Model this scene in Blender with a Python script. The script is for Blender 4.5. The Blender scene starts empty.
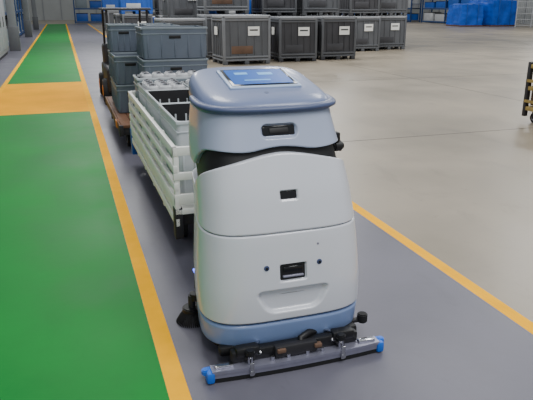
import bpy, bmesh, math, random
from mathutils import Vector, Matrix, Euler, noise
random.seed(4)
C=bpy.context
def lin(c):
    return tuple(((v/255)/12.92 if v/255<=.04045 else ((v/255+.055)/1.055)**2.4) for v in c)
def mat(name,rgb,rough=.5,metal=0,var=.0,scale=8,bump=0,rvar=0,emit=0,coat=0,rgb2=None,spec=None,scuff=0):
    m=bpy.data.materials.new(name); m.use_nodes=True
    nt=m.node_tree; b=nt.nodes['Principled BSDF']
    c=lin(rgb)
    b.inputs['Base Color'].default_value=(*c,1); b.inputs['Roughness'].default_value=rough
    b.inputs['Metallic'].default_value=metal
    if spec is not None: b.inputs['Specular IOR Level'].default_value=spec
    if coat: b.inputs['Coat Weight'].default_value=coat; b.inputs['Coat Roughness'].default_value=.12
    if emit:
        b.inputs['Emission Color'].default_value=(*c,1); b.inputs['Emission Strength'].default_value=emit
    tc=nt.nodes.new('ShaderNodeTexCoord'); n=nt.nodes.new('ShaderNodeTexNoise')
    n.inputs['Scale'].default_value=scale; n.inputs['Detail'].default_value=8; n.inputs['Roughness'].default_value=.6
    nt.links.new(tc.outputs['Object'],n.inputs['Vector'])
    if var or rgb2:
        r=nt.nodes.new('ShaderNodeValToRGB')
        r.color_ramp.elements[0].position=.3; r.color_ramp.elements[1].position=.7
        c2=lin(rgb2) if rgb2 else tuple(min(1,v*(1+var)) for v in c)
        c1=c if rgb2 else tuple(v*(1-var) for v in c)
        r.color_ramp.elements[0].color=(*c1,1); r.color_ramp.elements[1].color=(*c2,1)
        nt.links.new(n.outputs['Fac'],r.inputs['Fac'])
        out=r.outputs['Color']
        if scuff:
            for (sc,stretch,lo,hi,amt) in ((2.6,(1,.35,1),.56,.70,scuff),(9,(1,.6,1),.60,.68,scuff*.8),(1.1,(.5,1.6,1),.58,.75,scuff*.7)):
                mp=nt.nodes.new('ShaderNodeMapping'); mp.inputs['Scale'].default_value=stretch; mp.inputs['Rotation'].default_value=(0,0,sc)
                nn=nt.nodes.new('ShaderNodeTexNoise'); nn.inputs['Scale'].default_value=sc; nn.inputs['Detail'].default_value=9; nn.inputs['Roughness'].default_value=.7; nn.inputs['Distortion'].default_value=.6
                mr=nt.nodes.new('ShaderNodeMapRange'); mr.inputs['From Min'].default_value=lo; mr.inputs['From Max'].default_value=hi; mr.inputs['To Max'].default_value=amt
                mx=nt.nodes.new('ShaderNodeMix'); mx.data_type='RGBA'; mx.blend_type='MIX'
                nt.links.new(tc.outputs['Object'],mp.inputs['Vector']); nt.links.new(mp.outputs['Vector'],nn.inputs['Vector'])
                nt.links.new(nn.outputs['Fac'],mr.inputs['Value']); nt.links.new(mr.outputs['Result'],mx.inputs[0])
                nt.links.new(out,mx.inputs[6]); mx.inputs[7].default_value=(*tuple(v*.42 for v in c),1)
                out=mx.outputs[2]
        nt.links.new(out,b.inputs['Base Color'])
    if rvar:
        mr=nt.nodes.new('ShaderNodeMapRange'); mr.inputs['From Min'].default_value=.3; mr.inputs['From Max'].default_value=.7
        mr.inputs['To Min'].default_value=rough-rvar; mr.inputs['To Max'].default_value=rough+rvar
        nt.links.new(n.outputs['Fac'],mr.inputs['Value']); nt.links.new(mr.outputs['Result'],b.inputs['Roughness'])
    if bump:
        bp=nt.nodes.new('ShaderNodeBump'); bp.inputs['Strength'].default_value=bump; bp.inputs['Distance'].default_value=.01
        n2=nt.nodes.new('ShaderNodeTexNoise'); n2.inputs['Scale'].default_value=scale*12
        nt.links.new(tc.outputs['Object'],n2.inputs['Vector'])
        nt.links.new(n2.outputs['Fac'],bp.inputs['Height']); nt.links.new(bp.outputs['Normal'],b.inputs['Normal'])
    return m

def empty(name,loc=(0,0,0)):
    e=bpy.data.objects.new(name,None); C.collection.objects.link(e); e.location=loc
    e.empty_display_size=.2
    C.view_layer.update(); return e
def parent(o,p):
    if p is not None:
        o.parent=p; o.matrix_parent_inverse=Matrix.Translation(p.location).inverted()
class B:
    def __init__(s): s.bm=bmesh.new(); s.m=[]
    def mi(s,m):
        if m not in s.m: s.m.append(m)
        return s.m.index(m)
    def merge(s,t,m,M=None):
        i=s.mi(m)
        for f in t.faces: f.material_index=i
        if M is not None: t.transform(M)
        me=bpy.data.meshes.new('t'); t.to_mesh(me); t.free(); s.bm.from_mesh(me); bpy.data.meshes.remove(me)
    def box(s,c,d,m,bev=0,rot=None,seg=2,taper=None):
        t=bmesh.new(); bmesh.ops.create_cube(t,size=1)
        for v in t.verts:
            k=1
            if taper and v.co.z<0: k=taper
            v.co=Vector((v.co.x*d[0]*k,v.co.y*d[1]*k,v.co.z*d[2]))
        if bev: bmesh.ops.bevel(t,geom=t.edges[:],offset=bev,segments=seg,affect='EDGES',profile=.5)
        M=Matrix.Translation(c)
        if rot: M=M@Euler(rot).to_matrix().to_4x4()
        s.merge(t,m,M)
    def bb(s,x0,x1,y0,y1,z0,z1,m,bev=0):
        s.box(((x0+x1)/2,(y0+y1)/2,(z0+z1)/2),(abs(x1-x0),abs(y1-y0),abs(z1-z0)),m,bev)
    def cyl(s,c,r,h,m,axis='z',seg=28,r2=None,bev=0,rot=None):
        t=bmesh.new(); bmesh.ops.create_cone(t,cap_ends=True,segments=seg,radius1=r,radius2=r if r2 is None else r2,depth=h)
        if bev:
            ed=[e for e in t.edges if abs(e.verts[0].co.z-e.verts[1].co.z)<1e-6]
            bmesh.ops.bevel(t,geom=ed,offset=bev,segments=2,affect='EDGES')
        M=Matrix.Translation(c)
        if rot: M=M@Euler(rot).to_matrix().to_4x4()
        if axis=='x': M=M@Matrix.Rotation(math.pi/2,4,'Y')
        if axis=='y': M=M@Matrix.Rotation(math.pi/2,4,'X')
        s.merge(t,m,M)
    def grid(s,rows,m,closed=True,cap=False):
        t=bmesh.new(); vs=[[t.verts.new(p) for p in r] for r in rows]
        n=len(rows[0])
        for a,b in zip(vs[:-1],vs[1:]):
            for i in range(n if closed else n-1):
                j=(i+1)%n
                t.faces.new((a[i],a[j],b[j],b[i]))
        if cap:
            t.faces.new(vs[0][::-1]); t.faces.new(vs[-1])
        bmesh.ops.recalc_face_normals(t,faces=t.faces[:])
        s.merge(t,m)
    def tube(s,pts,r,m,seg=10):
        rows=[]
        for i,p in enumerate(pts):
            p=Vector(p); a=Vector(pts[max(i-1,0)]); b=Vector(pts[min(i+1,len(pts)-1)])
            d=(b-a).normalized(); up=Vector((0,0,1)) if abs(d.z)<.9 else Vector((1,0,0))
            u=d.cross(up).normalized(); w=u.cross(d)
            rr=r[i] if isinstance(r,(list,tuple)) else r
            rows.append([p+u*rr*math.cos(k*2*math.pi/seg)+w*rr*math.sin(k*2*math.pi/seg) for k in range(seg)])
        s.grid(rows,m,True,True)
    def fin(s,name,par=None,loc=None,ang=35):
        me=bpy.data.meshes.new(name); s.bm.to_mesh(me); s.bm.free()
        for m in s.m: me.materials.append(m)
        me.shade_smooth(); me.set_sharp_from_angle(angle=math.radians(ang))
        o=bpy.data.objects.new(name,me); C.collection.objects.link(o)
        if loc: o.location=loc
        parent(o,par); return o
def inst(o,name,loc,rotz=0,scale=None):
    n=bpy.data.objects.new(name,o.data); C.collection.objects.link(n); n.location=loc; n.rotation_euler=(0,0,rotz)
    if scale: n.scale=scale
    return n

# ------------------------------------------------ materials
M_conc=mat('concrete_floor',(142,132,116),.38,0,.18,.5,.05,.09,spec=.40,scuff=.26)
M_lane=mat('painted_grey_lane',(98,97,108),.40,0,.12,1.4,.06,.08,spec=.35,scuff=.15)
M_green=mat('green_floor_paint',(0,122,44),.5,0,.14,1.2,.06,.06,spec=.12,scuff=.10)
M_yel=mat('yellow_line_paint',(250,178,0),.6,0,.08,4,.05,spec=.03)
M_orange=mat('orange_crossing_paint',(240,166,0),.6,0,.10,1.5,.05,spec=.03)
M_white=mat('robot_white_shell',(206,209,217),.30,0,.02,2,coat=.5)
M_whiteb=mat('robot_top_shell',(162,172,196),.32,0,.02,2,coat=.4)
M_blue=mat('robot_blue_shell',(102,116,152),.38,0,.03,2,coat=.25)
M_blued=mat('robot_lip_blue',(72,84,118),.42,0,.03,2)
M_base=mat('robot_base_blue',(120,142,186),.34,0,.03,2,coat=.3)
M_black=mat('black_plastic',(12,12,15),.5,0,.1,10)
M_gloss=mat('black_glass',(8,10,14),.12)
M_rub=mat('rubber',(22,22,24),.75,0,.15,12)
M_alu=mat('aluminium',(150,150,168),.38,.6,.08,20)
M_chrome=mat('chrome',(190,190,195),.2,1)
M_tip=mat('blue_squeegee_tip',(10,100,205),.4)
M_screen=mat('screen_glass',(20,84,165),.3,0,.12,6,emit=.30,spec=.15)
M_ui=mat('screen_ui',(110,170,220),.3,emit=.3,spec=.15)
M_bezel=mat('screen_bezel',(165,185,215),.3)
M_led=mat('blue_led',(90,110,255),.3,emit=3)
M_tote=mat('grey_tote_plastic',(126,136,144),.5,0,.08,3)
M_totel=mat('light_tote_plastic',(190,196,200),.5,0,.06,3)
M_toted=mat('blue_grey_tote',(98,108,122),.5,0,.1,3)
M_cartw=mat('white_painted_steel',(236,236,230),.42,0,.06,5)
M_cartd=mat('dark_steel',(46,45,48),.55,.3,.2,6)
M_wood=mat('brown_wood',(104,70,48),.65,0,.25,9)
M_steel=mat('steel_parts',(235,236,238),.32,.25)
M_cont=mat('container_grey',(118,120,124),.55,0,.12,2)
M_contm=mat('container_mid_grey',(86,88,92),.55,0,.12,2)
M_contd=mat('container_dark',(58,58,62),.6,0,.2,2)
M_lid=mat('container_lid',(150,152,156),.5,0,.08,2)
M_rust=mat('rusty_load',(98,74,58),.7,0,.3,3)
M_label=mat('paper_label',(235,235,230),.6)
M_bluec=mat('blue_plastic',(30,84,170),.45,0,.15,2)
M_tarp=mat('blue_tarp',(10,90,205),.4,0,.25,1.5,.3)
M_rackb=mat('rack_blue_steel',(38,70,120),.45,.2,.1,3)
M_rackp=mat('pale_goods',(178,180,182),.6,0,.15,2)
M_orst=mat('orange_steel',(205,120,40),.5,0,.1,3)
M_oldy=mat('worn_yellow_wood',(150,128,70),.6,0,.3,6)
M_wall=mat('wall_panel',(176,178,176),.6,0,.05,1)
M_mach=mat('machine_grey',(140,143,142),.45,0,.08,1.5)

# ------------------------------------------------ floor
def slab(name,x0,x1,y0,y1,z1,m,z0=0.0):
    b=B(); b.bb(x0,x1,y0,y1,z0,z1,m); return b.fin(name)
T=.0015
slab('floor',-14,42,-4,80,0,M_conc,-.1)
slab('grey_lane',.396,2.264,-3,62,T,M_lane)
slab('green_walkway',-1.309,.299,-3,10.499,T,M_green)
slab('green_walkway',-1.309,.299,14.801,62,T,M_green)
slab('orange_crossing',-1.309,.299,10.5,14.8,T,M_orange)
slab('yellow_floor_line',.30,.395,-3,62,T,M_yel)
slab('yellow_floor_line',2.265,2.355,-3,62,T,M_yel)
slab('yellow_floor_line',-1.40,-1.31,-3,62,T,M_yel)
slab('grey_aisle',-11.8,-1.401,-3,62,T,M_lane)
b=B()
for yy in (1,7,13,19,25,31,37,43,49): b.bb(2.36,36,yy,yy+.012,0,.0012,M_cartd)
for xx in (8,14,20,26): b.bb(xx,xx+.012,-3,62,0,.0012,M_cartd)
b.fin('floor_joints')
# walls
b=B(); b.bb(-14,42,78,78.3,0,9,M_wall)
for i in range(28): b.bb(-14+i*2,-13.9+i*2,77.95,78,0,9,M_lid)
b.fin('wall_back')
b=B(); b.bb(41,41.3,-4,78,0,9,M_wall)
for i in range(40): b.bb(40.95,41,-4+i*2,-3.9+i*2,0,9,M_lid)
b.fin('wall_right')
b=B(); b.bb(-12.3,-12,-4,78,0,9,M_wall)
for i in range(40): b.bb(-12,-11.95,-4+i*2,-3.9+i*2,0,9,M_lid)
b.fin('wall_left')

# ------------------------------------------------ robot scrubber
CX=.945
PR=[(.04,2.50,3.30,.412),(.10,2.475,3.31,.425),(.23,2.46,3.32,.432),(.36,2.46,3.32,.432),(.50,2.475,3.32,.423),(.67,2.50,3.33,.408),
    (.85,2.55,3.34,.389),(1.00,2.61,3.34,.368),(1.13,2.665,3.34,.344),(1.22,2.70,3.34,.330),(1.34,2.74,3.32,.32)]
def itp(z,k):
    def f(z):
        if z<=PR[0][0]: return PR[0][k]
        for a,c in zip(PR[:-1],PR[1:]):
            if z<=c[0]:
                t=(z-a[0])/(c[0]-a[0]); return a[k]*(1-t)+c[k]*t
        return PR[-1][k]
    return sum(f(z+d) for d in (-.05,-.033,-.017,0,.017,.033,.05))/7
NEXP=4.2
_c={}
def ss(a,b,x):
    t=max(0,min(1,(x-a)/(b-a))); return t*t*(3-2*t)
def S(phi,z,off=0):
    key=round(z,4)
    if key not in _c: _c[key]=(itp(z,1),itp(z,2),itp(z,3))
    yr,yf,hw=_c[key]
    cy=(yr+yf)/2; hl=(yf-yr)/2
    r=1/((abs(math.cos(phi))**NEXP+abs(math.sin(phi))**NEXP)**(1/NEXP))
    v=r*math.sin(phi)
    tp=.19-.16*ss(.6,1.15,z)
    k=1-tp*ss(-.75,1.0,v)
    return Vector((CX-.012*ss(.7,1.2,z)+(hw*k+off)*r*math.cos(phi),cy+(hl+off)*v,z))
def A(phi): # 0 rear centre, 1 side, 2 front
    d=(phi+math.pi/2)%(2*math.pi)
    if d>math.pi: d=2*math.pi-d
    return d/(math.pi/2)
def rr_sdf(x,z,cx,cz,hx,hz,r):
    dx=abs(x-cx)-hx+r; dz=abs(z-cz)-hz+r
    return math.hypot(max(dx,0),max(dz,0))+min(max(dx,dz),0)-r
ZH=.475
def recess(p):
    if p.y>2.8: return 0
    d=0
    z=p.z; hx=.19-(.055*(.385-z)/.1 if z<.385 else 0)
    d+= .028*(1-ss(-.012,.003,rr_sdf(p.x,z,CX,.335,hx,.060,.04)))
    d+= .018*(1-ss(-.006,.002,rr_sdf(p.x,z,CX,ZH,.068,.044,.012)))
    d+= .014*(1-ss(-.004,.003,rr_sdf(p.x,z,CX,.84,.044,.022,.006)))
    d+= .018*(1-ss(-.006,.004,rr_sdf(p.x,z,CX-.01,1.128,.090,.032,.028)))
    return d
rob=empty('floor_scrubber_robot',(CX,2.9,0))
def shell(name,zlo,zhi,m,off=0,nu=260,nv=60,lip=.012):
    rows=[]
    vs=[(0,-.03),(0,-lip)]+[((i/nv),None) for i in range(nv+1)]+[(1,-lip),(1,-.03)]
    phis=[]
    for i in range(nu):
        t=i/nu*2*math.pi
        phis.append(-math.pi/2+t-.45*math.sin(t)) 
    for (v,o) in vs:
        row=[]
        for ph in phis:
            a=A(ph); z0=zlo(a); z1=zhi(a); h=z1-z0
            z=z0+h*v
            if o is None:
                e=min(z-z0,z1-z); k=min(1,e/lip); oo=-lip*(1-math.sqrt(max(0,1-(1-k)**2)))
            else: oo=o
            p=S(ph,z,off+oo)
            if o is None:
                p.y+=recess(p)
            row.append(p)
        rows.append(row)
    b=B(); b.grid(rows,m); return b.fin(name,rob,ang=60)
def seam(a): return 1.042-.21*min(a,1)**1.8
shell('base_skirt',lambda a:.095,lambda a:.222,M_base,0.0,nv=14)
shell('lower_rear_panel',lambda a:.232,lambda a:.669,M_white,.002,nv=100,lip=.006)
shell('upper_rear_panel',lambda a:.673,lambda a:seam(a)-.012,M_white,.002,nv=70,lip=.006)
shell('shoulder_shell',lambda a:seam(a)+.016+.075*ss(.22,.7,a),lambda a:1.212,M_whiteb,.002,nv=44,lip=.008)
# core
b=B(); rows=[]
NP=160; PH=[i/NP*2*math.pi for i in range(NP)]
for z in [.06+i*.03 for i in range(40)]: rows.append([S(p,z,-.026) for p in PH])
b.grid(rows,M_black,True,True); b.fin('inner_body',rob,ang=60)
# head
prof=[(.93,-.012),(.985,-.008),(1.0,.004),(1.0,.03),(.993,.048),(.975,.066),(.945,.080),(.91,.089),(.86,.096),(.75,.102),(.6,.106),(.4,.108),(.2,.109),(.02,.109)]
rows=[]
HZ=1.214
for s,h in prof:
    row=[]
    for p in PH:
        q=S(p,1.235,.010); cy=2.985
        x=CX-.012+(q.x-CX+.012)*s; y=cy+(q.y-cy)*s
        w=ss(0,.05,h)
        row.append(Vector((x,y,HZ+h+.2*(y-2.985)*w)))
    rows.append(row)
b=B(); b.grid(rows,M_blue,True,True); b.fin('head_cover',rob,ang=60)
def ztop(y): return HZ+.107+.2*(y-2.985)
rows=[]
N=80
for i in range(N+1):
    t=-1+2*i/N; ph=-math.pi/2+t*math.radians(96)
    q=S(ph,1.235,0); n=(S(ph,1.235,.1)-q).normalized()
    e=1-abs(t)**10*.6
    zc=1.228+.024*abs(t)**2
    row=[]
    for k in range(16):
        a=k/16*2*math.pi
        row.append(q+n*(.013+.028*math.cos(a)*e)+Vector((0,0,zc-q.z+.017*math.sin(a)*e)))
    rows.append(row)
b=B(); b.grid(rows,M_blued,True,True); b.fin('grab_rail',rob,ang=60)
# screen
b=B(); tilt=math.atan(.2)
yc=3.035; zc=ztop(yc)
b.box((CX+.0,yc,zc+.002),(.38,.30,.016),M_bezel,.007,(tilt,0,0),3)
b.box((CX+.0,yc,zc+.0115),(.345,.265,.003),M_gloss,.001,(tilt,0,0))
b.box((CX+.0,yc,zc+.0135),(.315,.235,.002),M_screen,0,(tilt,0,0))
for (dx,dy,w,l) in ((-.08,.05,.07,.035),(.05,.04,.08,.04),(-.02,-.06,.14,.015)):
    b.box((CX+dx,yc+dy,zc+.0150+.2*dy),(w,l,.0012),M_ui,0,(tilt,0,0))
b.cyl((CX-.02,2.83,ztop(2.83)-.006),.016,.012,M_blued,rot=(tilt,0,0),bev=.003)
b.fin('touch_screen',rob)
# rear face details
def rear(x,z,off=0):
    ph=-math.pi/2
    for _ in range(30):
        q=S(ph,z,off); ph+=(x-q.x)*1.2
    return S(ph,z,off)
def slope(z): return -math.atan((S(-math.pi/2,z+.02).y-S(-math.pi/2,z-.02).y)/.04)
b=B()
def plate(x,z,w,h,d,m,bev,depth=0):
    q=rear(x,z); q.y+=depth
    b.box(q,(w,d,h),m,bev,(slope(z),0,0),3)
plate(CX-.01,1.128,.165,.05,.016,M_gloss,.007,.017)
plate(CX-.01,1.128,.10,.028,.012,M_black,.005,.010)
plate(CX,.84,.082,.038,.012,M_gloss,.003,.012)
plate(CX,ZH,.128,.08,.012,M_black,.004,.016)
plate(CX,ZH+.015,.10,.028,.014,M_gloss,.004,.008)
plate(CX,ZH-.019,.105,.010,.018,M_alu,.003,.006)
for (x,z) in ((CX-.135,.51),(CX+.135,.51),(CX+.13,.60)):
    q=rear(x,z)
    if z<.56:
        b.cyl((q.x,q.y-.001,q.z),.0135,.010,M_blued,'y',20,bev=.002)
        b.cyl((q.x,q.y-.006,q.z),.007,.006,M_black,'y',6)
    else: b.cyl((q.x,q.y,q.z),.006,.006,M_alu,'y',12)
b.fin('rear_sensors_and_handle',rob)
b=B()
q=Vector((CX+.360,2.80,1.0))
b.cyl((q.x,q.y,q.z),.028,.05,M_black,'x',24,bev=.008)
b.cyl((q.x+.022,q.y,q.z),.018,.02,M_gloss,'x',20,bev=.004)
b.box((q.x-.01,q.y,q.z+.05),(.03,.05,.05),M_black,.008)
for sx in (-1,1):
    q=S(-math.pi/2+sx*math.radians(105),.30)
    b.box(q,(.012,.05,.014),M_led,.004)
b.fin('side_sensor_pods',rob)
# undercarriage
b=B()
b.box((CX,2.90,.10),(.68,.74,.08),M_black,.02)
b.box((CX,2.515,.085),(.74,.05,.05),M_black,.015)
b.box((CX,2.50,.05),(.60,.05,.05),M_black,.012)
for sx in (-1,1):
    b.cyl((CX+sx*.27,3.05,.10),.10,.05,M_rub,'x',36,bev=.012)
    b.cyl((CX+sx*.27,3.05,.10),.05,.054,M_alu,'x',24)
    b.cyl((CX+sx*.26,2.58,.045),.045,.03,M_rub,'x',28,bev=.008)
    b.box((CX+sx*.26,2.60,.09),(.05,.07,.05),M_cartd,.006)
b.cyl((CX+.425,2.55,.115),.028,.05,M_rub,'z',24,bev=.006)
b.box((CX+.39,2.56,.10),(.08,.03,.018),M_cartd,.004)
b.fin('undercarriage',rob)
# side brush
b=B()
bc=Vector((CX-.405,3.0,0))
b.cyl((bc.x,bc.y,.075),.055,.03,M_black,'z',28,bev=.006)
b.cyl((bc.x,bc.y,.12),.02,.08,M_cartd,'z',16)
b.cyl((bc.x+.02,bc.y,.15),.03,.04,M_black,'z',20)
for k in range(48):
    a=k/48*2*math.pi
    for rr in (.045,.03):
        p0=Vector((bc.x+math.cos(a)*rr,bc.y+math.sin(a)*rr,.066)); p1=Vector((bc.x+math.cos(a)*(rr+.045),bc.y+math.sin(a)*(rr+.045),.003))
        b.tube([p0,(p0+p1)/2+Vector((0,0,.006)),p1],.0028,M_rub,5)
b.fin('side_brush',rob)
# squeegee
b=B()
def sq(t,dy=0):
    return (CX+.002+.450*t, 2.385+.035*t*t*0.6+dy)
def strip(z0,z1,th,m,T=1.0,dy=0):
    rows=[]
    N=40
    for i in range(N+1):
        t=-T+2*T*i/N; x,y=sq(t,dy)
        rows.append([Vector((x,y-th/2,z0)),Vector((x,y+th/2,z0)),Vector((x,y+th/2,z1)),Vector((x,y-th/2,z1))])
    b.grid(rows,m,True,True)
strip(.050,.066,.062,M_alu,.97)
strip(.026,.050,.052,M_alu,.96)
strip(.002,.04,.006,M_rub,1.0,-.020)
strip(.002,.04,.006,M_rub,1.0,.020)
for sx in (-1,1):
    x,y=sq(sx*.985)
    b.box((x,y,.033),(.04,.075,.058),M_tip,.012)
    b.cyl((x+sx*.018,y+.01,.05),.02,.028,M_tip,'z',20,bev=.005)
    b.box((x-sx*.07,y,.072),(.09,.03,.012),M_chrome,.003)
for t in (-.55,.50):
    x,y=sq(t)
    b.cyl((x,y,.09),.014,.05,M_chrome,'z',18,bev=.003)
    b.cyl((x,y,.125),.024,.03,M_black,'z',10,bev=.005)
    b.cyl((x,y-.036,.035),.014,.012,M_chrome,'y',16,bev=.003)
    b.box((x,y-.033,.055),(.022,.01,.07),M_chrome,.003)
    b.box((x,y+.07,.095),(.05,.15,.014),M_cartd,.004)
for t in (-.3,-.12,.1,.28):
    x,y=sq(t); b.cyl((x,y,.075),.009,.022,M_chrome,'z',6)
x,y=sq(0)
b.box((CX,y+.05,.095),(.66,.05,.06),M_black,.010)
b.box((CX-.01,y+.02,.10),(.22,.045,.06),M_cartd,.010)
b.box((CX-.09,y+.0,.112),(.045,.03,.022),M_rust,.006)
b.box((CX+.1,y+.0,.108),(.04,.03,.022),M_rust,.006)
for sx in (-1,1):
    b.box((CX+sx*.25,y+.045,.118),(.12,.06,.05),M_black,.014)
    b.tube([(CX+sx*.19,y+.02,.10),(CX+sx*.2,y+.06,.13),(CX+sx*.16,y+.12,.12)],.010,M_chrome,10)
b.tube([(CX+.02,y+.03,.09),(CX+.03,y+.05,.13),(CX+.08,y+.07,.14),(CX+.12,y+.10,.12)],.018,M_black,14)
b.fin('squeegee',rob)
rob.location.z+=.0015

# ------------------------------------------------ totes
def tote(name,w,l,h,m,rim=None,fill=None,loc=(0,0,0)):
    rim=rim or m; b=B(); t=.012; k=.94
    def ring(sx,sy,z): 
        r=.03; P=[]
        for (cx,cy,a0) in ((sx/2-r,sy/2-r,0),(-sx/2+r,sy/2-r,90),(-sx/2+r,-sy/2+r,180),(sx/2-r,-sy/2+r,270)):
            for k2 in range(4):
                a=math.radians(a0+k2*30); P.append(Vector((cx+r*math.cos(a),cy+r*math.sin(a),z)))
        return P
    rows=[ring(w*k-.02,l*k-.02,.0),ring(w*k,l*k,.01),ring(w*.985,l*.985,h),ring(w*.985-2*t,l*.985-2*t,h)]
    b.grid(rows,m,True,False)
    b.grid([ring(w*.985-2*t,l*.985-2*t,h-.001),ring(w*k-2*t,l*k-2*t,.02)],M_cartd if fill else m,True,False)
    b.box((0,0,.012),(w*k-.04,l*k-.04,.02),m)
    for z,hh,g in ((h-.012,.024,1.0),(h-.075,.012,.995)):
        for sx in (-1,1):
            b.box((sx*(w*g/2-.008),0,z),(.018,l*g,hh),rim,.004)
            b.box((0,sx*(l*g/2-.008),z),(w*g,.018,hh),rim,.004)
    n=5
    for i in range(n):
        u=-.4+.8*i/(n-1)
        for sx in (-1,1):
            b.box((sx*w*.483,u*l,h*.47),(.012,.014,h*.78),m,.002,(0,sx*-.03,0))
            b.box((u*w,sx*l*.483,h*.47),(.014,.012,h*.78),m,.002,(sx*.03,0,0))
    for sy in (-1,1): b.box((0,sy*(l/2-.004),h-.11),(.14,.012,.035),M_black,.004)
    if fill=='cyl':
        b.box((0,0,h*.6),(w*.9,l*.9,h*.62),M_black)
        nx=max(2,round(w/.15)); ny=max(2,round(l/.15))
        for i in range(nx):
            for j in range(ny):
                c=(-w*.44+(i+.5)*w*.88/nx,-l*.44+(j+.5)*l*.88/ny,h-.035)
                b.cyl(c,.052,.13,M_steel,'z',24,bev=.012)
                b.cyl((c[0],c[1],h+.034),.034,.012,M_chrome,'z',18,bev=.003); b.cyl((c[0],c[1],h+.041),.014,.006,M_black,'z',12)
    return b.fin(name,loc=loc)
BH=.56; DZ=.397
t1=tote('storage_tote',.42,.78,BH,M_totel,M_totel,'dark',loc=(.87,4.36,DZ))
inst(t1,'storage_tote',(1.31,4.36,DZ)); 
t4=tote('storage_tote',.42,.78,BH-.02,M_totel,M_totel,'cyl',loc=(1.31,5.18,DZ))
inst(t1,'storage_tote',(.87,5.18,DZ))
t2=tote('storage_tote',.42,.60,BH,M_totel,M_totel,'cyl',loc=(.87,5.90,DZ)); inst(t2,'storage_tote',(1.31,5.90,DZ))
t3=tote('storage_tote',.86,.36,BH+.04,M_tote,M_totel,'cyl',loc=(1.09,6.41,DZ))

def wheel(b,x,y,r=.09,w=.04,top=.22):
    b.cyl((x,y,r),r,w,M_rub,'x',28,bev=.008); b.cyl((x,y,r),r*.5,w+.006,M_alu,'x',18)
    for s in (-1,1): b.box((x+s*(w/2+.008),y,(r+top)/2),(.006,.05,top-r+.03),M_cartd)
    b.box((x,y,top),(.09,.10,.012),M_cartd)
cart=empty('slatted_transport_cart',(1.1,5.2,0))
b=B(); x0,x1,y0,y1=.60,1.58,3.80,6.64
b.bb(x0,x1,y0,y1,.355,.395,M_cartw,.004)
b.bb(x0+.05,x1-.05,y0+.05,y1-.05,.26,.355,M_cartd,.006)
for (xa) in (x0,x1):
    s=1 if xa==x0 else -1
    for z,hh in ((.79,.06),(.67,.05),(.55,.05),(.43,.09),(.30,.06)):
        b.bb(xa,xa+s*.03,y0,y1,z-hh/2,z+hh/2,M_cartw,.004)
    n=6
    for i in range(n):
        y=y0+.03+(y1-y0-.06)*i/(n-1); b.bb(xa+s*.005,xa+s*.040,y-.025,y+.025,.24,.82,M_cartw,.005)
for ya in (y0,y1):
    s=1 if ya==y0 else -1
    for z,hh in ((.79,.06),(.62,.05),(.46,.07)): b.bb(x0,x1,ya,ya+s*.03,z-hh/2,z+hh/2,M_cartw,.004)
b.fin('cart_body',cart)
b=B()
for y in (4.3,5.2,6.3):
    for x in (.73,1.42): wheel(b,x,y,.10,.045,.25)
b.bb(x0-.004,x0+.05,y1-.10,y1+.01,.14,.42,M_bluec,.004)
b.bb(x0-.004,x0+.05,y0,y0+.08,.18,.40,M_cartd,.004)
b.tube([(1.08,6.6,.28),(1.08,6.9,.26),(1.08,7.2,.27)],.02,M_cartd)
b.fin('cart_wheels_and_hitch',cart)
cart.location.z+=.0015

cart2=empty('wooden_deck_cart',(1.05,8.4,0))
b=B(); x0,x1,y0,y1=.55,1.66,7.25,9.75
for i in range(8):
    xx=x0+(x1-x0)*i/8; b.bb(xx+.004,xx+(x1-x0)/8-.004,y0,y1,.30,.335,M_wood,.004)
b.bb(x0+.02,x1-.02,y0+.02,y1-.02,.21,.30,M_cartd,.005)
b.bb(x0-.02,x0,y0,y1,.24,.335,M_wood,.004)
for (x,y) in ((x0,y0),(x0,y1),(x1,y0),(x1,y1),(x0,8.5)):
    b.box((x,y,.27),(.05,.05,.13),M_cartd,.004)
b.bb(x0-.03,x0+.01,y0+.35,y0+.5,.24,.33,M_orst,.004)
for y in (7.6,8.5,9.4):
    for x in (.66,1.5): wheel(b,x,y,.09,.04,.21)
b.tube([(1.08,9.7,.27),(1.08,10.9,.28)],.025,M_cartd)
b.fin('cart_body',cart2)
cart2.location.z+=.0015
big=tote('stacking_bin',.80,.60,.37,M_toted,M_tote,loc=(1.26,7.66,.338))
inst(big,'stacking_bin',(1.26,7.66,.709)); inst(big,'stacking_bin',(1.26,7.66,1.08))
big2=tote('stacking_bin',.40,.54,.37,M_toted,M_tote,loc=(.80,8.98,.338))
for (x,y,n) in ((.79,8.36,2),(.79,8.98,3),(1.26,8.36,3),(1.26,8.98,3)):
    for k in range(n):
        if (x,y,k)==(.79,8.98,0): continue
        inst(big2,'stacking_bin',(x,y,.338+.371*k))

# tow tractor
tug=empty('tow_tractor',(1.1,11.8,0))
b=B()
b.box((1.1,11.9,.42),(.86,1.7,.42),M_cartd,.05,seg=3)
b.box((1.1,12.5,.78),(.80,.45,.42),M_contd,.06,seg=3)
b.box((1.1,11.3,.72),(.7,.4,.2),M_contd,.05)
b.box((1.1,11.75,.74),(.5,.42,.12),M_rub,.04)
b.box((1.1,11.55,1.0),(.48,.10,.42),M_rub,.04)
for x in (.75,1.45):
    for y in (11.2,12.55): b.tube([(x,y,.6),(x,y+(.05 if y<12 else -.1),1.0),(x,y+(.1 if y<12 else -.2),1.62)],.022,M_cartd)
b.box((1.1,11.85,1.63),(.84,1.25,.04),M_contd,.015)
b.tube([(1.1,12.35,.85),(1.1,12.2,1.05)],.018,M_cartd)
b.cyl((1.1,12.18,1.07),.16,.025,M_rub,'z',28,rot=(.5,0,0))
for x in (.66,1.54):
    for y in (11.35,12.45):
        b.cyl((x,y,.22),.22,.14,M_rub,'x',32,bev=.02); b.cyl((x,y,.22),.1,.15,M_orst,'x',20)
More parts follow.
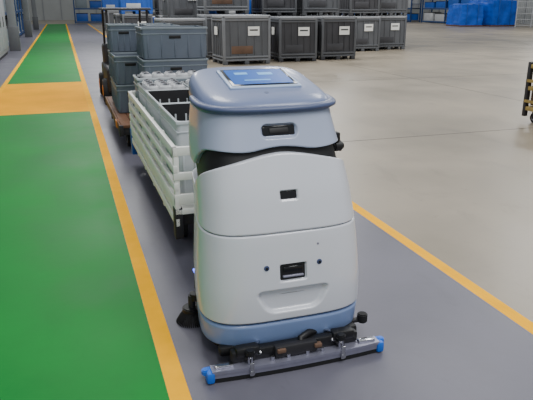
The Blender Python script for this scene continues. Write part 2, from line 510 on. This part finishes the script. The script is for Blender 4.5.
b.fin('tractor_body',tug)
tug.location.z+=.0015

# ------------------------------------------------ pallet containers
def container(name,w,l,h,side,lid,load,label=True,loc=(0,0,0),rz=0,frame=None):
    b=B(); frame=frame or side
    for x in (-1,0,1):
        for y in (-1,0,1): b.box((x*(w/2-.08),y*(l/2-.08),.055),(.14,.14,.11),side,.01)
    b.box((0,0,.13),(w,l,.05),frame,.01)
    for sx in (-1,1):
        for sy in (-1,1): b.box((sx*(w/2-.04),sy*(l/2-.04),h/2+.05),(.08,.08,h-.15),frame,.012)
    for s in (-1,1):
        b.box((0,s*(l/2-.05),h/2+.05),(w-.1,.03,h-.2),side)
        b.box((s*(w/2-.05),0,h/2+.05),(.03,l-.1,h-.2),side)
        for z in (.22,h-.14):
            b.box((0,s*(l/2-.025),z),(w-.12,.05,.05),frame,.006)
            b.box((s*(w/2-.025),0,z),(.05,l-.12,.05),frame,.006)
        for i in range(1,6):
            u=-.5+i/6
            b.box((u*w,s*(l/2-.03),h/2),(.03,.03,h-.3),side,.004)
            b.box((s*(w/2-.03),u*l,h/2),(.03,.03,h-.3),side,.004)
    if load: 
        b.box((0,0,h*.52),(w*.86,l*.86,h*.7),load,.02)
        for s in (-1,1): b.box((-.1*w,s*(l/2-.028),h*.30),(w*.45,.028,h*.16),load,.006)
    b.box((0,0,h-.05),(w,l,.09),lid,.02)
    b.box((0,0,h-.005),(w*.8,l*.8,.01),lid,.002)
    if label:
        b.box((.14*w,-(l/2+.004),h*.68),(.36,.008,.26),M_label); b.box((.14*w,-(l/2+.009),h*.70),(.26,.004,.04),M_cartd)
        b.box((-(w/2+.004),.1,h*.68),(.008,.3,.24),M_label)
    o=b.fin(name,loc=loc); o.rotation_euler=(0,0,rz); return o
cA=container('pallet_container',1.5,1.2,1.42,M_contm,M_lid,M_rust,loc=(5.15,18.3,0),frame=M_cont)
cA.rotation_euler=(0,0,.05)
cB=container('pallet_container',1.25,1.2,1.35,M_contd,M_cont,M_contd,loc=(7.0,18.7,0),frame=M_contm)
cB.rotation_euler=(0,0,-.06)
cC=container('pallet_container',1.4,1.2,1.30,M_contm,M_lid,M_contd,loc=(10.9,22.0,0),frame=M_contm)
cD=container('pallet_container',1.3,1.2,1.1,M_bluec,M_bluec,M_rackp,False,loc=(4.2,22.3,0))
lay=[(cB,8.45,18.95,0,.04),(cB,9.0,22.4,0,0),(cC,12.4,22.6,0,-.05),
     (cA,5.1,20.3,0,0),(cB,7.0,20.6,0,0),(cB,8.6,20.8,0,0),
     (cC,3.6,20.1,0,.06),(cD,5.9,22.4,0,0),(cB,7.6,22.6,0,0),
     (cC,4.2,22.3,1.102,0),(cD,5.9,22.4,1.102,0),(cC,7.6,22.6,1.352,0),(cA,5.1,20.3,1.422,0),(cB,7.0,20.6,1.352,0),(cC,8.6,20.8,1.352,0),
     (cB,10.2,24.6,0,0),(cC,11.9,24.6,0,0),(cB,13.5,24.8,0,0),(cC,10.2,24.6,1.352,0),(cB,11.9,24.6,1.302,0),(cD,13.5,24.8,1.352,0),
     (cC,12.4,22.6,1.302,-.05),(cB,10.9,22.0,1.302,0),
     (cB,3.0,27,0,0),(cC,4.6,27,0,0),(cD,3.0,27,1.352,0),(cC,4.6,27,1.302,0),(cA,6.4,27.2,0,0),(cB,6.4,27.2,1.422,0),(cB,8.2,27.2,0,0)]
for (o,x,y,z,r) in lay: inst(o,'pallet_container',(x,y,z),r)
for (o,x,y,z) in ((cC,3.2,32,0),(cD,4.9,33,0),(cA,3.3,38,0),(cB,5.2,40,0),(cC,3.4,45,0),(cD,3.4,45,1.302),(cC,5.4,47,0)):
    inst(o,'pallet_container',(x,y,z))

# ------------------------------------------------ racks
def rack(name,L,loc,rz,h=3.6,blue=2):
    b=B(); d=1.1; n=max(1,int(L/2.7))
    for i in range(n+1):
        for y in (-d/2,d/2): b.box((-L/2+i*L/n,y,h/2),(.1,.1,h),M_rackb)
        b.box((-L/2+i*L/n,0,h*.5),(.04,d,.05),M_rackb)
    for z in (.12,1.35,2.6):
        for y in (-d/2,d/2): b.box((0,y,z),(L,.05,.12),M_orst if z>2 else M_rackb)
        b.box((0,0,z+.06),(L,d,.03),M_lid)
        for i in range(n*2):
            mm=random.choice([M_bluec]*blue+[M_rackp,M_contd,M_tote,M_cont]); hh=random.uniform(.5,.95)
            b.box((-L/2+(i+.5)*L/(n*2),0,z+.08+hh/2),(L/(n*2)*.8,.95,hh),mm,.03)
            b.box((-L/2+(i+.5)*L/(n*2),0,z+.08+hh),(L/(n*2)*.84,1.0,.05),M_cartd,.01)
    o=b.fin(name,loc=loc); o.rotation_euler=(0,0,rz); return o
rack('storage_rack',13.5,(35.0,64,0),math.pi/2,blue=4)
rack('storage_rack',8.1,(35.6,52.0,0),math.pi/2,blue=5)
rack('storage_rack',16.2,(21,60,0),0,blue=4)
rack('storage_rack',13.5,(8,64,0),0)
rack('storage_rack',8.1,(-2.8,31.0,.0017),math.pi/2,blue=0)
rack('storage_rack',10.8,(-2.9,42.0,.0017),math.pi/2,blue=0)
def tarp(name,w,l,h,loc,rz=0,seed=0):
    t=bmesh.new(); bmesh.ops.create_cube(t,size=1)
    bmesh.ops.subdivide_edges(t,edges=t.edges[:],cuts=22,use_grid_fill=True)
    for v in t.verts:
        x,y,z=v.co; z+=.5
        f=1-.06*z
        p=Vector((x*w*f,y*l*f,z*h))
        edge=max(abs(x),abs(y))*2
        if z>.9: p.z-=.12*h*max(0,edge-.7)
        nn=noise.noise(p*1.3+Vector((seed,0,0)))*.10+noise.noise(p*4)*.05
        if z>.05: p+=Vector((x,y,z-.3)).normalized()*nn
        v.co=p
    b=B(); b.merge(t,M_tarp)
    for s in (-.25,.25): b.box((s*w,0,h*.5),(.06,l*1.02,h*1.02),M_bluec,.02)
    b.box((0,0,.03),(w*1.02,l*1.02,.1),M_wood,.01)
    o=b.fin(name,loc=loc,ang=60); o.rotation_euler=(0,0,rz); return o
tarp('tarpaulin_covered_stack',2.6,3.2,2.1,(35.0,45.2,.03),.1,1)
tarp('tarpaulin_covered_stack',2.0,2.4,1.75,(32.4,45.2,.03),-.1,5)
# mesh fence
b=B()
for i in range(7): b.box((34.6+i*1.0,41.5-i*.6,1.2),(.07,.07,2.4),M_rackp)
for i in range(50):
    t=i/49*6; b.box((34.6+t,41.5-t*.6,1.2),(.02,.02,2.2),M_rackp)
for z in (.15,.6,1.05,1.5,1.95,2.35): b.tube([(34.6,41.5,z),(40.6,37.9,z)],.025,M_rackp,6)
b.fin('mesh_fence')
# worn parts trolley on the right
b=B(); OX,OY=.34,-.5
for z in (.22,.52,.84): b.box((6.85+OX,7.45+OY,z),(1.35,.95,.06),M_oldy,.008)
for x in (6.2,7.5):
    for y in (7.0,7.9): b.box((x+OX,y+OY,.50),(.06,.06,.80),M_cartd,.006)
for i in range(5):
    b.box((6.35+i*.25+OX,7.45+OY,.385),(.2,.85,.24),random.choice([M_contd,M_rust,M_oldy]),.01)
    b.box((6.35+i*.25+OX,7.45+OY,.67),(.2,.85,.22),random.choice([M_contd,M_oldy]),.01)
for z in (.33,.63): b.box((6.17+OX,7.45+OY,z),(.02,.9,.04),M_oldy)
for x in (6.3,7.4):
    for y in (7.1,7.8): wheel(b,x+OX,y+OY,.08,.035,.18)
b.fin('parts_trolley')

# ------------------------------------------------ left machines
def machine(name,x0,x1,y0,y1,h,m1,m2):
    b=B(); b.bb(x0,x1,y0,y1,.1,h,m1,.04); b.bb(x0+.05,x1-.05,y0+.05,y1-.05,.002,.1,M_cartd)
    n=max(2,int((y1-y0)/1.0))
    for i in range(n):
        ya=y0+(y1-y0)*i/n+.05; yb=y0+(y1-y0)*(i+1)/n-.05
        b.bb(x1-.01,x1+.02,ya,yb,.25,h-.2,m2,.01); b.bb(x1+.02,x1+.04,yb-.14,yb-.10,h*.45,h*.6,M_black)
    b.bb(x0+.1,x1-.1,y0-.02,y0+.01,.3,h*.55,m2,.01); b.bb(x0+.2,x1-.2,y0-.03,y0,h*.62,h*.85,M_contd,.01)
    for i in range(5): b.bb(x0+.2,x1-.2,y0-.035,y0-.015,.4+i*.08,.43+i*.08,M_cartd)
    return b.fin(name)
machine('control_cabinet',-3.6,-1.95,19,24.5,2.2,M_mach,M_lid)
for y in (26,37,48.5):
    b=B(); b.bb(-1.98,-1.68,y-.15,y+.15,.002,8.8,M_cont,.02); b.bb(-2.02,-1.64,y-.19,y+.19,.002,.9,M_contm,.01)
    b.fin('building_column')

# ------------------------------------------------ lights, world, camera
w=bpy.data.worlds.new('world'); C.scene.world=w; w.use_nodes=True
bg=w.node_tree.nodes['Background']; bg.inputs[0].default_value=(.90,.95,1.0,1); bg.inputs[1].default_value=.58
def area(name,loc,sx,sy,e,col=(1,.995,.98)):
    l=bpy.data.lights.new(name,'AREA'); l.shape='RECTANGLE'; l.size=sx; l.size_y=sy; l.energy=e; l.color=col
    o=bpy.data.objects.new(name,l); C.collection.objects.link(o); o.location=loc; return o
for (x,y) in ((0,-2.5),(3.5,0),(1,8),(7,9),(1,20),(8,20),(16,16),(2,36),(16,36),(30,32),(26,52)):  # the one behind the camera is an added key light for robot highlights
    area('ceiling_and_key_lamp',(x,y,7.5),1.6,3.5,320 if y<12 else 620)
cd=bpy.data.cameras.new('camera'); cam=bpy.data.objects.new('camera',cd); C.collection.objects.link(cam)
cam.location=(0,0,1.7); cam.rotation_euler=(math.radians(72),0,math.radians(-18.1)); cd.sensor_width=36; cd.lens=36*600/533; cd.clip_end=300
C.scene.camera=cam
